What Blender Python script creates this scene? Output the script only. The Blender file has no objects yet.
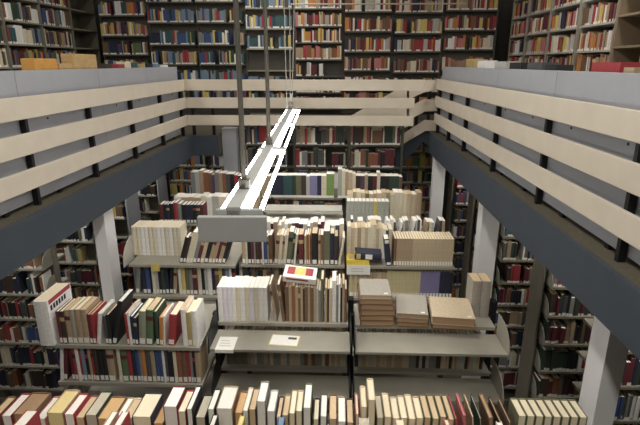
import bpy, math, random
from mathutils import Vector
random.seed(7)
SC = bpy.context.scene
COL = SC.collection
R = math.radians

# ------------------------------------------------------------------ camera, light, exposure
F_PX = 490.0
PITCH = math.atan2(212.5 - 63.0, F_PX)
YAW = math.atan2(18.0, math.hypot(F_PX, 149.5))
cam_d = bpy.data.cameras.new('camera'); cam = bpy.data.objects.new('camera', cam_d); COL.objects.link(cam)
cam_d.sensor_fit = 'HORIZONTAL'; cam_d.sensor_width = 36.0
cam_d.lens = 36.0 * F_PX / 640.0
cam_d.clip_start = 0.05; cam_d.clip_end = 60
cam.location = (0, 0, 0)                      # the eye is the origin, 0.93 m above the upper floor
cam.rotation_euler = (math.pi / 2 - PITCH, 0, YAW)
SC.camera = cam

SC.view_settings.view_transform = 'Standard'
SC.view_settings.look = 'None'
SC.view_settings.exposure = 0.14
SC.view_settings.gamma = 1.0
SC.view_settings.use_curve_mapping = False
SC.cycles.diffuse_bounces = 8; SC.cycles.max_bounces = 12

world = bpy.data.worlds.new('world'); SC.world = world
world.use_nodes = True
world.node_tree.nodes['Background'].inputs[0].default_value = (0.9, 0.95, 1.0, 1)
world.node_tree.nodes['Background'].inputs[1].default_value = 0.1

CEIL_W, UNDER_W, TUBE_E = 36.0, 8.5, 20.0
LAMPS = [(-0.2, -1.9, 1.1), (-0.2, 0.3, 1.2), (-0.2, 2.9, 0.9), (-0.2, 5.6, 0.2),  # first entry, behind the camera, added to brighten column fronts and spines
         (-3.3, 2.2, 0.7), (-3.3, 5.2, 0.7), (2.3, 2.2, 0.7), (2.3, 5.2, 0.7), (-0.9, 7.3, 0.75)]
UNDER = [(-2.9, 2.9), (-3.3, 4.45), (-3.3, 5.62), (-3.3, 6.7), (-3.0, 7.9), (2.5, 2.75), (2.5, 3.85), (2.5, 4.95), (2.5, 6.2), (2.3, 7.5)]  # added fill lights hidden under the galleries, they brighten the side ranges
CEIL_Z, FLOOR_Z, MEZZ_Z, SOFFIT_Z = 2.0, -4.3, -0.93, -1.205


def area(name, loc, sx, sy, watts, col):
    d = bpy.data.lights.new(name, 'AREA'); d.shape = 'RECTANGLE'; d.size = sx; d.size_y = sy
    d.energy = watts; d.color = col
    o = bpy.data.objects.new(name, d); o.location = loc; COL.objects.link(o)
    return o


for x, y, k in LAMPS:
    area('ceiling_lamp', (x, y, CEIL_Z - 0.095), 0.3, 1.2, CEIL_W * k, (1.0, 0.95, 0.87))
for x, y in UNDER:
    area('gallery_fill', (x, y, SOFFIT_Z - 0.05), 1.2, 0.2, UNDER_W, (1.0, 0.95, 0.87))

# ------------------------------------------------------------------ pixel helper (used to read sizes off the photograph)
_f = Vector((-math.sin(YAW) * math.cos(PITCH), math.cos(YAW) * math.cos(PITCH), -math.sin(PITCH)))
_r = Vector((math.cos(YAW), math.sin(YAW), 0)); _u = _r.cross(_f)


def at(px, py, Y):
    d = _f + _r * ((px - 320) / F_PX) - _u * ((py - 212.5) / F_PX)
    return d * (Y / d.y)


# ------------------------------------------------------------------ materials
def lin(c):
    c = c / 255.0
    return c / 12.92 if c <= 0.04045 else ((c + 0.055) / 1.055) ** 2.4


MATS = {}


def mat(name, rgb, rough=0.6, metal=0.0, var=0.12, scale=40.0, stretch=(1, 1, 1), bump=0.0):
    if name in MATS:
        return MATS[name]
    m = bpy.data.materials.new(name); m.use_nodes = True
    nt = m.node_tree; b = nt.nodes['Principled BSDF']
    c = tuple(lin(v) for v in rgb)
    b.inputs['Roughness'].default_value = rough
    b.inputs['Metallic'].default_value = metal
    b.inputs['Specular IOR Level'].default_value = 0.3
    tc = nt.nodes.new('ShaderNodeTexCoord'); mp = nt.nodes.new('ShaderNodeMapping')
    mp.inputs['Scale'].default_value = stretch
    no = nt.nodes.new('ShaderNodeTexNoise'); no.inputs['Scale'].default_value = scale
    no.inputs['Detail'].default_value = 3
    nt.links.new(tc.outputs['Object'], mp.inputs[0]); nt.links.new(mp.outputs[0], no.inputs['Vector'])
    rp = nt.nodes.new('ShaderNodeValToRGB')
    lo = tuple(v * (1 - var) for v in c) + (1,); hi = tuple(min(1, v * (1 + var)) for v in c) + (1,)
    rp.color_ramp.elements[0].position = 0.3; rp.color_ramp.elements[0].color = lo
    rp.color_ramp.elements[1].position = 0.7; rp.color_ramp.elements[1].color = hi
    nt.links.new(no.outputs['Fac'], rp.inputs[0]); nt.links.new(rp.outputs[0], b.inputs['Base Color'])
    if bump:
        bp = nt.nodes.new('ShaderNodeBump'); bp.inputs['Strength'].default_value = bump
        bp.inputs['Distance'].default_value = 0.002
        nt.links.new(no.outputs['Fac'], bp.inputs['Height']); nt.links.new(bp.outputs[0], b.inputs['Normal'])
    MATS[name] = m
    return m


def emit(name, rgb, strength):
    m = bpy.data.materials.new(name); m.use_nodes = True
    nt = m.node_tree; b = nt.nodes['Principled BSDF']
    b.inputs['Base Color'].default_value = (0.9, 0.9, 0.9, 1)
    b.inputs['Emission Color'].default_value = tuple(rgb) + (1,)
    b.inputs['Emission Strength'].default_value = strength
    return m


M_BEIGE = mat('rail_laminate', (222, 212, 196), 0.5, var=0.04, scale=6)
M_SLATE = mat('slate_paint', (70, 78, 88), 0.6, var=0.05, scale=5)
M_PANEL = mat('grey_laminate', (172, 175, 183), 0.55, var=0.04, scale=4)
M_BLACK = mat('black_steel', (26, 27, 30), 0.45, var=0.05)
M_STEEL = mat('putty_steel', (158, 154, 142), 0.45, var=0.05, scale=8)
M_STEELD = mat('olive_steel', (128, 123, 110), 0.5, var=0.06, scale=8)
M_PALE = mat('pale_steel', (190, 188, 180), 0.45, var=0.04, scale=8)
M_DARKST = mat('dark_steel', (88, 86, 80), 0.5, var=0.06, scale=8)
M_WHITE = mat('white_plaster', (240, 239, 240), 0.7, var=0.03, scale=5)
M_WALL = mat('wall_paint', (150, 147, 140), 0.8, var=0.04, scale=3)
M_CEIL = mat('ceiling_paint', (205, 203, 198), 0.85, var=0.03, scale=3)
M_FLOOR = mat('floor_linoleum', (96, 90, 80), 0.5, var=0.10, scale=7)
M_MEZZ = mat('mezzanine_carpet', (92, 86, 74), 0.9, var=0.12, scale=60)
M_BRACKET = mat('aluminium', (150, 150, 150), 0.35, metal=0.6, var=0.05)
M_HOUSING = mat('lamp_housing', (168, 170, 168), 0.5, var=0.04, scale=8)
M_ROD = mat('rod_steel', (98, 95, 87), 0.5, var=0.05)
M_TUBE = emit('fluorescent_tube', (1.0, 0.98, 0.94), TUBE_E)
M_WOOD = mat('pale_wood', (196, 166, 118), 0.6, var=0.12, scale=14, stretch=(1, 1, 9))
M_OWOOD = mat('orange_wood', (214, 160, 86), 0.6, var=0.10, scale=14, stretch=(1, 1, 9))

PAL = {  # spine and cover colours: (sRGB, words for the label)
    'tan': ((176, 148, 112), 'tan'), 'ltan': ((202, 178, 142), 'light tan'), 'brown': ((120, 84, 58), 'brown'),
    'dbrown': ((66, 48, 38), 'dark brown'), 'black': ((34, 34, 38), 'black'), 'navy': ((38, 44, 70), 'navy'),
    'blue': ((52, 78, 140), 'blue'), 'lblue': ((108, 138, 168), 'light blue'), 'dgreen': ((44, 66, 52), 'dark green'),
    'green': ((82, 112, 70), 'green'), 'olive': ((104, 102, 72), 'olive'), 'sage': ((140, 148, 122), 'sage green'),
    'teal': ((46, 88, 92), 'teal'), 'maroon': ((104, 36, 44), 'maroon'), 'red': ((178, 44, 50), 'red'),
    'pink': ((206, 110, 108), 'faded red'), 'orange': ((212, 124, 48), 'orange'), 'yellow': ((216, 190, 84), 'yellow'),
    'mustard': ((186, 158, 84), 'mustard'), 'cream': ((220, 208, 178), 'cream'), 'white': ((232, 230, 226), 'white'),
    'lilac': ((128, 122, 176), 'violet'), 'grey': ((128, 128, 126), 'grey'), 'lgrey': ((178, 178, 172), 'pale grey'),
    'dgrey': ((76, 78, 80), 'dark grey'), 'rust': ((150, 84, 52), 'rust'), 'gold': ((190, 160, 100), 'gold'),
    'lime': ((122, 160, 66), 'bright green'), 'palelilac': ((222, 216, 226), 'white'), 'sand': ((196, 174, 136), 'sand'),
    'palegold': ((206, 192, 136), 'pale yellow'), 'lemon': ((240, 208, 40), 'bright yellow'), 'stone': ((160, 152, 138), 'stone grey'), 'grgreen': ((168, 174, 160), 'grey-green'), 'violet': ((88, 62, 96), 'purple'),
    'pgwhite': ((240, 236, 226), 'white-edged'), 'pgcream': ((232, 218, 186), 'cream-edged'),
    'pgtan': ((206, 178, 138), 'tan-edged'), 'pgbrown': ((168, 134, 98), 'brown-edged'),
    'pgorange': ((206, 164, 108), 'orange-tan-edged'), 'pgyellow': ((228, 206, 140), 'yellow-edged'),
    'pggrey': ((190, 180, 158), 'grey-edged'), 'pgred': ((206, 112, 108), 'red-edged'),
}
for k, (c, w) in PAL.items():
    g = 0.3 * c[0] + 0.55 * c[1] + 0.15 * c[2]
    q = 0.74 if not k.startswith('pg') else 0.9
    mat(k, tuple(min(250, (g + (v - g) * q) * 0.97 + 13) for v in c), 0.65, var=(0.03 if k.startswith('pg') else 0.08), scale=60)
M_LABEL = mat('paper_label', (238, 237, 230), 0.7, var=0.03)

# ------------------------------------------------------------------ mesh builder and object helpers


class MB:
    def __init__(self):
        self.v, self.f, self.m, self.mats = [], [], [], []

    def mi(self, m):
        if m not in self.mats:
            self.mats.append(m)
        return self.mats.index(m)

    def box(self, x0, x1, y0, y1, z0, z1, m):
        b = len(self.v); i = self.mi(m)
        self.v += [(x0, y0, z0), (x1, y0, z0), (x1, y1, z0), (x0, y1, z0), (x0, y0, z1), (x1, y0, z1), (x1, y1, z1), (x0, y1, z1)]
        for q in ((3, 2, 1, 0), (4, 5, 6, 7), (0, 1, 5, 4), (1, 2, 6, 5), (2, 3, 7, 6), (3, 0, 4, 7)):
            self.f.append(tuple(b + k for k in q)); self.m.append(i)
        return self

    def prism(self, poly, a0, a1, axis, m):
        """poly: 2-D outline (counter-clockwise or not) in the two other axes, pushed from a0 to a1 along axis."""
        b = len(self.v); n = len(poly); i = self.mi(m)
        put = {'x': lambda p, a: (a, p[0], p[1]), 'y': lambda p, a: (p[0], a, p[1]), 'z': lambda p, a: (p[0], p[1], a)}[axis]
        self.v += [put(p, a0) for p in poly] + [put(p, a1) for p in poly]
        self.f.append(tuple(b + k for k in range(n))[::-1]); self.m.append(i)
        self.f.append(tuple(b + n + k for k in range(n))); self.m.append(i)
        for k in range(n):
            j = (k + 1) % n
            self.f.append((b + k, b + j, b + n + j, b + n + k)); self.m.append(i)
        return self

    def tube(self, p0, p1, r, m, n=10):
        p0, p1 = Vector(p0), Vector(p1); d = (p1 - p0).normalized()
        a = d.orthogonal().normalized(); c = d.cross(a)
        b = len(self.v); i = self.mi(m)
        for p in (p0, p1):
            for k in range(n):
                t = 2 * math.pi * k / n
                self.v.append(tuple(p + a * (r * math.cos(t)) + c * (r * math.sin(t))))
        for k in range(n):
            j = (k + 1) % n
            self.f.append((b + k, b + j, b + n + j, b + n + k)); self.m.append(i)
        self.f.append(tuple(b + k for k in range(n))[::-1]); self.m.append(i)
        self.f.append(tuple(b + n + k for k in range(n))); self.m.append(i)
        return self

    def build(self, name, parent=None, bevel=0.0, fix=True):
        me = bpy.data.meshes.new(name); me.from_pydata(self.v, [], self.f)
        for m in self.mats:
            me.materials.append(m)
        me.polygons.foreach_set('material_index', self.m)
        me.update()
        if fix:
            import bmesh
            bm = bmesh.new(); bm.from_mesh(me); bmesh.ops.recalc_face_normals(bm, faces=bm.faces); bm.to_mesh(me); bm.free()
        o = bpy.data.objects.new(name, me); COL.objects.link(o)
        if parent is not None:
            o.parent = parent
        if bevel:
            md = o.modifiers.new('bevel', 'BEVEL'); md.width = bevel; md.segments = 2; md.limit_method = 'ANGLE'
        return o


def thing(name, label, cat, loc=(0, 0, 0), group=None):
    o = bpy.data.objects.new(name, None); o.empty_display_size = 0.1
    o.location = loc; COL.objects.link(o)
    o['label'] = label; o['category'] = cat
    if group:
        o['group'] = group
    return o


def struct(mb, name):
    o = mb.build(name); o['kind'] = 'structure'
    return o


ORD = ('first second third fourth fifth sixth seventh eighth ninth tenth eleventh twelfth thirteenth fourteenth fifteenth sixteenth '
       'seventeenth eighteenth nineteenth twentieth twenty-first twenty-second twenty-third twenty-fourth twenty-fifth twenty-sixth '
       'twenty-seventh twenty-eighth twenty-ninth thirtieth thirty-first thirty-second thirty-third thirty-fourth thirty-fifth '
       'thirty-sixth thirty-seventh thirty-eighth thirty-ninth fortieth forty-first forty-second forty-third forty-fourth '
       'forty-fifth forty-sixth forty-seventh forty-eighth forty-ninth fiftieth').split()

# ================================================================== the setting
struct(MB().box(-6.2, 5.4, -3.2, 11, FLOOR_Z - 0.1, FLOOR_Z, M_FLOOR), 'floor')
struct(MB().box(-6.2, 5.4, -3.2, 11, CEIL_Z, CEIL_Z + 0.1, M_CEIL), 'ceiling')
struct(MB().box(-6.3, -6.2, -3.2, 11, FLOOR_Z, CEIL_Z, M_WALL), 'wall_left')
struct(MB().box(5.4, 5.5, -3.2, 11, FLOOR_Z, CEIL_Z, M_WALL), 'wall_right')
struct(MB().box(-6.2, 5.4, 11, 11.1, FLOOR_Z, CEIL_Z, M_WALL), 'wall_back')
struct(MB().box(-6.2, 5.4, -3.3, -3.2, FLOOR_Z, CEIL_Z, M_WALL), 'wall_front')
XL, XR, YF, YR = -2.0, 1.345, 6.55, 6.97
# upper floor round the opening
struct(MB().box(-6.2, XL + 0.03, -3.2, 11, SOFFIT_Z + 0.01, MEZZ_Z, M_MEZZ), 'floor_gallery_left')
struct(MB().box(XR - 0.03, 5.4, -3.2, 11, SOFFIT_Z + 0.01, MEZZ_Z, M_MEZZ), 'floor_gallery_right')
struct(MB().box(XL + 0.03, XR - 0.03, 8.0, 11, SOFFIT_Z + 0.01, MEZZ_Z, M_MEZZ), 'floor_gallery_back')
struct(MB().box(XL + 0.03, -1.60, YF + 0.03, 8.0, SOFFIT_Z + 0.01, MEZZ_Z, M_MEZZ), 'floor_gallery_corner')
# slate edge boards
struct(MB().box(XL + 0.03, XL + 0.055, -3.2, YF + 0.03, SOFFIT_Z, MEZZ_Z - 0.004, M_SLATE), 'trim_1')
struct(MB().box(XR - 0.055, XR - 0.03, -3.2, YR, SOFFIT_Z, MEZZ_Z - 0.004, M_SLATE), 'trim_2')
struct(MB().box(XL + 0.055, -1.60, YF, YF + 0.03, SOFFIT_Z, MEZZ_Z - 0.004, M_SLATE), 'trim_3')


def column(x0, x1, y0, y1):
    return struct(MB().box(x0, x1, y0, y1, FLOOR_Z, SOFFIT_Z, M_WHITE), 'column')


XP = lambda px, py, Y: at(px, py, Y).x
column(XP(599, 390, 2.35), XP(620, 390, 2.35), 2.35, 2.52)
column(XP(480, 240, 4.6), XP(497.5, 240, 4.6), 4.6, 4.76)
column(XP(432, 190, 6.6), XP(444, 190, 6.6), 6.6, 6.7)
column(XP(95, 240, 3.95), XP(107, 240, 3.95), 3.95, 4.13)
struct(MB().box(-1.59, -1.39, 6.72, 6.9, FLOOR_Z, -0.86, M_PANEL), 'column')

# ================================================================== railings
RZ = ((-0.345, -0.205), (-0.572, -0.435), (-0.797, -0.665))


def rail_side(label, x0, x1, px0, px1, ya, yb, posts):
    t = thing('balcony_railing', label, 'railing', ((x0 + x1) / 2, yb, MEZZ_Z), 'beige slatted railings round the opening')
    off = Vector(t.location)
    for z0, z1 in RZ:
        MB().box(x0 - off.x, x1 - off.x, ya - off.y, yb - off.y, z0 - off.z, z1 - off.z, M_BEIGE).build('rail', t, bevel=0.004)
    for y in posts:
        MB().box(px0 - off.x, px1 - off.x, y - 0.015 - off.y, y + 0.015 - off.y, 0.0, -0.22 - off.z, M_BLACK).build('post', t)
    return t


rail_side('beige three-board railing along the left gallery edge, in front of the grey panels', XL - 0.025, XL, XL - 0.065, XL - 0.026, -1.5, YF + 0.02,
          (0.55, 1.43, 2.30, 3.16, 4.02, 4.87, 5.70, 6.47))
rail_side('beige three-board railing along the right gallery edge, in front of the grey panels', XR, XR + 0.025, XR + 0.026, XR + 0.065, -1.5, YR,
          (0.2, 1.24, 2.28, 3.31, 4.36, 5.42, 6.2, 6.9))
t = thing('balcony_railing', 'dim beige three-board railing across the far end of the opening', 'railing', (-0.5, YF, MEZZ_Z), 'beige slatted railings round the opening')
for z0, z1 in RZ:
    MB().box(XL + 0.5 + 0.001, (1.11 if z0 > -0.4 else 1.0) + 0.5, 0.0, 0.025, z0 - MEZZ_Z, z1 - MEZZ_Z, M_BEIGE).build('rail', t, bevel=0.004)
for x in (-1.93, -1.66):
    MB().box(x + 0.48, x + 0.52, 0.027, 0.06, 0.0, -0.22 - MEZZ_Z, M_BLACK).build('post', t)

# stair that goes down from the far right corner, behind the tall stacks
ST = 7.0
t = thing('staircase', 'beige-sided staircase descending from the far right corner behind the tall stacks', 'stairs', (1.2, ST, MEZZ_Z))
o0 = Vector(t.location)


def plane_poly(pts, Y):
    return [(at(px, py, Y).x - o0.x, at(px, py, Y).z - o0.z) for px, py in pts]


MB().prism(plane_poly([(409, 83), (349, 117), (349, 150), (409, 126)], ST), 0.0, 0.03, 'y', M_BEIGE).build('solid_side', t)
MB().prism(plane_poly([(437, 80), (425, 80), (407, 88), (407, 100), (425, 92), (437, 90.5)], ST), 0.0, 0.028, 'y', M_BEIGE).build('rail', t)
MB().prism(plane_poly([(437, 100), (425, 99), (407, 108), (407, 121), (425, 111.5), (437, 111)], ST), 0.0, 0.028, 'y', M_BEIGE).build('rail', t)
MB().prism(plane_poly([(437, 121), (425, 120), (400, 136), (400, 146), (425, 131), (437, 131)], ST), 0.0, 0.028, 'y', M_BEIGE).build('rail', t)
for px, ya, yb in ((411, 92, 140), (418, 88, 136), (430, 83, 133)):
    x = at(px, 100, ST).x - o0.x
    MB().box(x - 0.02, x + 0.02, 0.031, 0.065, at(px, yb, ST).z - o0.z, at(px, ya, ST).z - o0.z, M_BLACK).build('post', t)
MB().prism(plane_poly([(437, 133), (424, 131), (396, 150), (396, 172), (424, 143), (437, 152)], ST), 0.07, 0.1, 'y', M_SLATE).build('stringer', t)
for k in range(8):
    MB().box(-0.28 * k - 0.3, -0.28 * k, 0.1, 0.85, -0.19 * (k + 1) - 0.03, -0.19 * (k + 1), M_MEZZ).build('tread', t)
    MB().box(-0.28 * k - 0.012, -0.28 * k, 0.1, 0.85, -0.19 * (k + 1), -0.19 * k - 0.03, M_DARKST).build('riser', t)

# ================================================================== study carrels whose grey backs stand behind the railings


def carrel(side, y0, y1, label):
    s = -1 if side == 'l' else 1
    xp = (XL - 0.07) if side == 'l' else (XR + 0.07)
    t = thing('study_carrel', label, 'desk', (xp, (y0 + y1) / 2, MEZZ_Z), 'study carrels along the gallery edges')
    h = (y1 - y0) / 2 - 0.002
    zt = -0.047 - MEZZ_Z
    xs = sorted((0, s * 0.022))
    MB().box(xs[0], xs[1], -h, h, 0.028, zt, M_PANEL).build('back_panel', t, bevel=0.002)
    xs = sorted((s * 0.024, s * 0.28))
    MB().box(xs[0], xs[1], -h, h, zt - 0.075, zt - 0.05, M_PANEL).build('shelf', t)
    xs = sorted((s * 0.024, s * 0.62))
    MB().box(xs[0], xs[1], -h, h, 0.50, 0.53, M_PANEL).build('desk_top', t)
    for yy in (-h, h - 0.02):
        MB().box(xs[0], xs[1], yy, yy + 0.02, 0.028, 0.5, M_PANEL).build('side_panel', t)
        MB().box(sorted((s * 0.024, s * 0.28))[0], sorted((s * 0.024, s * 0.28))[1], yy, yy + 0.02, 0.53, zt - 0.075, M_PANEL).build('side_panel', t)
    for yy in (-h * 0.45, h * 0.45):
        xs2 = sorted((s * 0.0, s * 0.022))
        MB().box(xs2[0], xs2[1], yy - 0.02, yy + 0.02, 0.0, 0.028, M_BLACK).build('foot', t)
    for yy in (-h * 0.5, h * 0.5):
        MB().tube((-s * 0.0035, yy, zt - 0.33), (s * 0.002, yy, zt - 0.33), 0.008, M_BLACK, 8).build('bolt', t)
    return t


lab_l = ['nearest', 'second nearest', 'third nearest', 'fourth nearest', 'farthest']
for k, (a, b) in enumerate(((0.9, 2.05), (2.05, 3.19), (3.19, 4.33), (4.33, 5.45), (5.45, 6.5))):
    carrel('l', a, b, f'grey-backed study carrel behind the left railing, {lab_l[k]} of that row')
for k, (a, b) in enumerate(((0.9, 2.12), (2.12, 3.34), (3.34, 4.56), (4.56, 5.77), (5.77, 6.96))):
    carrel('r', a, b, f'grey-backed study carrel behind the right railing, {lab_l[k]} of that row')

# ================================================================== bookcases


def bookcase(label, x0, x1, y0, y1, zs, top, steel, post=None, last=False, first=True, group=None, backs=(), thick=0.022, end=None, zbase=FLOOR_Z):
    """a free-standing steel stack: posts, shelves, foot, optional back sheets and a closed end panel"""
    post = post or steel
    xc, yc = (x0 + x1) / 2, (y0 + y1) / 2
    t = thing('bookcase', label, 'bookcase', (xc, yc, zbase), group)
    w, d = (x1 - x0) / 2, (y1 - y0) / 2
    pw = 0.018
    if first:
        MB().box(-w - pw, -w + pw, -0.03, 0.03, 0, top - zbase, post).build('upright', t)
    if last:
        MB().box(w - pw, w + pw, -0.03, 0.03, 0, top - zbase, post).build('upright', t)
    for z in zs:
        mb = MB().box(-w + pw + 0.002, w - pw - 0.002, -d, d, z - zbase - thick, z - zbase, steel)
        mb.build('shelf', t)
    for (za, zb) in backs:
        MB().box(-w + pw + 0.002, w - pw - 0.002, -0.004, 0.004, za - zbase, zb - zbase, post).build('back_sheet', t)
    MB().box(-w + pw + 0.002, w - pw - 0.002, -d, d, 0.0, 0.09, steel).build('plinth', t)
    if end is not None:
        side, m = end[:2]
        xx = w + pw + 0.002 if side > 0 else -w - pw - 0.022
        e = d if len(end) < 3 else end[2]
        MB().box(xx, xx + 0.02, -e, e, 0, top - zbase, m).build('end_panel', t, bevel=0.003)
    return t


def bracket(t, off, x, yf, yb, zb, zt, m, th=0.006):
    """curved shelf end: low at the front edge, sweeping up to the back"""
    poly = [(yf, zb), (yb, zb), (yb, zt), (yf + (yb - yf) * 0.72, zt)]
    n = 8
    for k in range(1, n + 1):
        a = math.pi / 2 * k / n
        poly.append((yf + (yb - yf) * 0.72 * (1 - math.sin(a)), zb + 0.03 + (zt - zb - 0.03) * math.cos(a)))
    return MB().prism([(p[0] - off.y, p[1] - off.z) for p in poly], x - off.x - th / 2, x - off.x + th / 2, 'x', m).build('end_bracket', t)


# ================================================================== books
COUNT = {}
PGS = ['pgcream', 'pgwhite', 'pgtan']


def book(kind, label, x, y, z, t, h, d, cover, pages='pgcream', spine=-1, lean=0.0, sticker=True, band=None, group=None, cat='book', flat=None, yaw=0.0, soft=False):
    """one book: cover (boards and spine), page block, spine label. x, y, z: left near bottom corner; lean to the right in degrees."""
    COUNT[kind] = COUNT.get(kind, 0) + 1
    a = R(abs(lean))
    o = thing(kind, label, cat, (x, y, z), group)
    c = min(0.0028, t * 0.16); s = 0.004
    bul = min(0.006, t * 0.14)
    mc = MATS[cover]

    def Y(v):                                       # v counts from the spine to the fore-edge
        return v if spine < 0 else d - v
    prof = [(0, Y(d)), (0, Y(bul)), (t * 0.2, Y(bul * 0.35)), (t * 0.5, Y(0)), (t * 0.8, Y(bul * 0.35)), (t, Y(bul)), (t, Y(d)),
            (t - c, Y(d)), (t - c, Y(bul + s)), (c, Y(bul + s)), (c, Y(d))]
    mb = MB(); n = len(prof)
    levels = [0.0, h]
    if band:
        levels = [0.0, h * 0.70, h * 0.82, h]
    ci = mb.mi(mc); bi = mb.mi(MATS[band]) if band else ci
    for zl in levels:
        mb.v += [(p[0], p[1], zl) for p in prof]
    for li in range(len(levels) - 1):
        for k in range(n):
            j = (k + 1) % n
            mb.f.append((li * n + k, li * n + j, (li + 1) * n + j, (li + 1) * n + k))
            mb.m.append(bi if (band and li == 1 and k in (1, 2, 3, 4)) else ci)
    tl = (len(levels) - 1) * n
    # boards and spine edge, split into quads so that the concave outline is safe
    for base in (0, tl):
        for q in ((0, 1, 9, 10), (1, 2, 3, 9), (3, 4, 5, 8), (3, 8, 9), (5, 6, 7, 8)):
            mb.f.append(tuple(base + k for k in q)); mb.m.append(ci)
    cov = mb.build('cover', o)
    e = 0.0 if soft else 0.003
    ys = sorted((Y(bul + s + 0.0003), Y(d - e)))
    MB().box(c + 0.0003, t - c - 0.0003, ys[0], ys[1], e + 0.0004, h - e - 0.0004, MATS[pages]).build('page_block', o, fix=False)
    if sticker and t > 0.011 and spine < 0:
        MB().box(t * 0.14, t * 0.86, -0.0010, bul * 0.5, 0.008, 0.008 + min(0.034, h * 0.15), M_LABEL).build('spine_label', cov, fix=False)
    if flat is not None:
        o.rotation_euler = flat
    else:
        if lean > 0:
            o.location.z = z + t * math.sin(a)
        o.rotation_euler = (0, R(lean), R(yaw))
    return o


def size_word(t, h):
    w = 'thick' if t > 0.045 else 'slim' if t < 0.02 else ''
    if h > 0.285:
        w = ('tall ' + w).strip()
    elif h < 0.195:
        w = ('short ' + w).strip()
    return w


def pack(seq, x0, x1, fill=1.0):
    """seq: [(colour, width, height, lean)], None colour = gap. Scales the widths so that the row ends at x1; returns [(i, x, t)]."""
    def lay(s):
        out, cur, i = [], x0, 0
        while i < len(seq):
            c, w, h, a = seq[i]
            if not a:
                if c is not None:
                    out.append((i, cur, w * s))
                cur += w * s + (0.0006 if c is not None else 0)
                i += 1
                continue
            j = i
            while j < len(seq) and seq[j][3] == a and seq[j][0] is not None:
                j += 1
            g = seq[i:j]; ca, sa = math.cos(R(abs(a))), math.sin(R(abs(a)))
            if a > 0:
                xbr = cur + g[0][1] * s * ca
                mx = xbr
                for k, (c2, w2, h2, _a) in enumerate(g):
                    tt = w2 * s
                    if k:
                        xbr += (tt + 0.0006) / ca
                    # local origin is the left bottom corner, lifted by t*sin(a)
                    out.append((i + k, xbr - tt * ca, tt))
                    mx = max(mx, xbr + h2 * sa)
                cur = mx + 0.001
            else:
                xbl = cur
                for k, (c2, w2, h2, _a) in enumerate(g):
                    tt = w2 * s
                    if k == 0:
                        xbl = cur + h2 * sa
                    out.append((i + k, xbl, tt))
                    xbl += (tt + 0.0006) / ca
                cur = xbl + 0.001
            i = j
        return out, cur
    lo, hi = 0.0, 1.0
    while lay(hi)[1] < x1 and hi < 1e4:
        hi *= 2
    for _ in range(40):
        m = (lo + hi) / 2
        if lay(m)[1] > x1:
            hi = m
        else:
            lo = m
    return lay(lo)[0]


def parse(s, h0=24.0):
    """'tan 7 24, brown 6 25 12, - 4' -> [(colour, width in photo pixels, height in m, lean)]"""
    out = []
    for tok in s.split(','):
        p = tok.split()
        if not p:
            continue
        n = 1
        if p[0][0].isdigit():
            n = int(p[0].rstrip('x')); p = p[1:]
        for _ in range(n):
            out.append((None if p[0] == '-' else p[0], float(p[1]), (float(p[2]) if len(p) > 2 else h0) / 100, float(p[3]) if len(p) > 3 else 0.0))
    return out


BANDS = {'brown': 'gold', 'dbrown': 'gold', 'black': 'red', 'navy': 'gold', 'maroon': 'gold', 'green': 'maroon', 'dgreen': 'gold', 'red': 'black', 'tan': 'maroon', 'olive': 'black'}


def row(kind, seq, x0, x1, y, z, where, noun='book', d=0.17, pages=None, spine=-1, sticker=True, jitter=0.008, group=None, hj=0.0, bands=0.35, labeler=None, soft=None):
    n = 0
    res = []
    for i, x, t in pack(seq, x0, x1):
        c, w, h, a = seq[i]
        h2 = h + random.uniform(-hj, hj)
        dd = d * random.uniform(0.9, 1.0)
        jy = random.uniform(0, jitter)
        if spine > 0:
            jy = -jy
        pg = pages or random.choice(PGS)
        words_c = PAL[c][1]
        lab = labeler(n, t, h2, c) if labeler else f'{size_word(t, h2)} {words_c} {noun}, {ORD[n]} from left on {where}'.strip()
        bnd = BANDS.get(c) if (random.random() < bands and spine < 0) else None
        o = book(kind, lab, x, y + jy, z + 0.0006, t, h2, dd, c, pg, spine, a, sticker, bnd, group,
                 soft=(c in ('white', 'cream') if soft is None else soft))
        res.append(o); n += 1
    return res


CX = [-1.72, -0.80, 0.09, 0.98]
CX1 = [-1.72, -0.80, 0.105, 1.065]
unit_word = ['left', 'middle', 'right']

# ---- bookcases of the atrium, nearest row first
# nearest row: only its top, crowded with books
Y0 = (1.40, 1.95); Z0 = -1.655
for k in range(3):
    bookcase(f'putty steel bookcase nearest the viewer, {unit_word[k]} bay, top crowded with books', CX[k], CX[k + 1], Y0[0], Y0[1],
             (Z0, Z0 - 0.34, Z0 - 0.68, Z0 - 1.02, Z0 - 1.36, Z0 - 1.7, Z0 - 2.04, Z0 - 2.35), Z0 - 0.0225, M_STEEL, M_DARKST, last=(k == 2), group='bookcases down the middle of the hall')

# second row
Z1L = -1.658
bookcase('putty steel bookcase at left with two full shelves of coloured labelled books', CX[0] - 0.045, CX[1] - 0.006, 2.585, 3.15,
         (Z1L, -1.924, -2.22, -2.52, -2.82), Z1L - 0.0225, M_STEEL, M_STEEL, group='bookcases down the middle of the hall')


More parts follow.
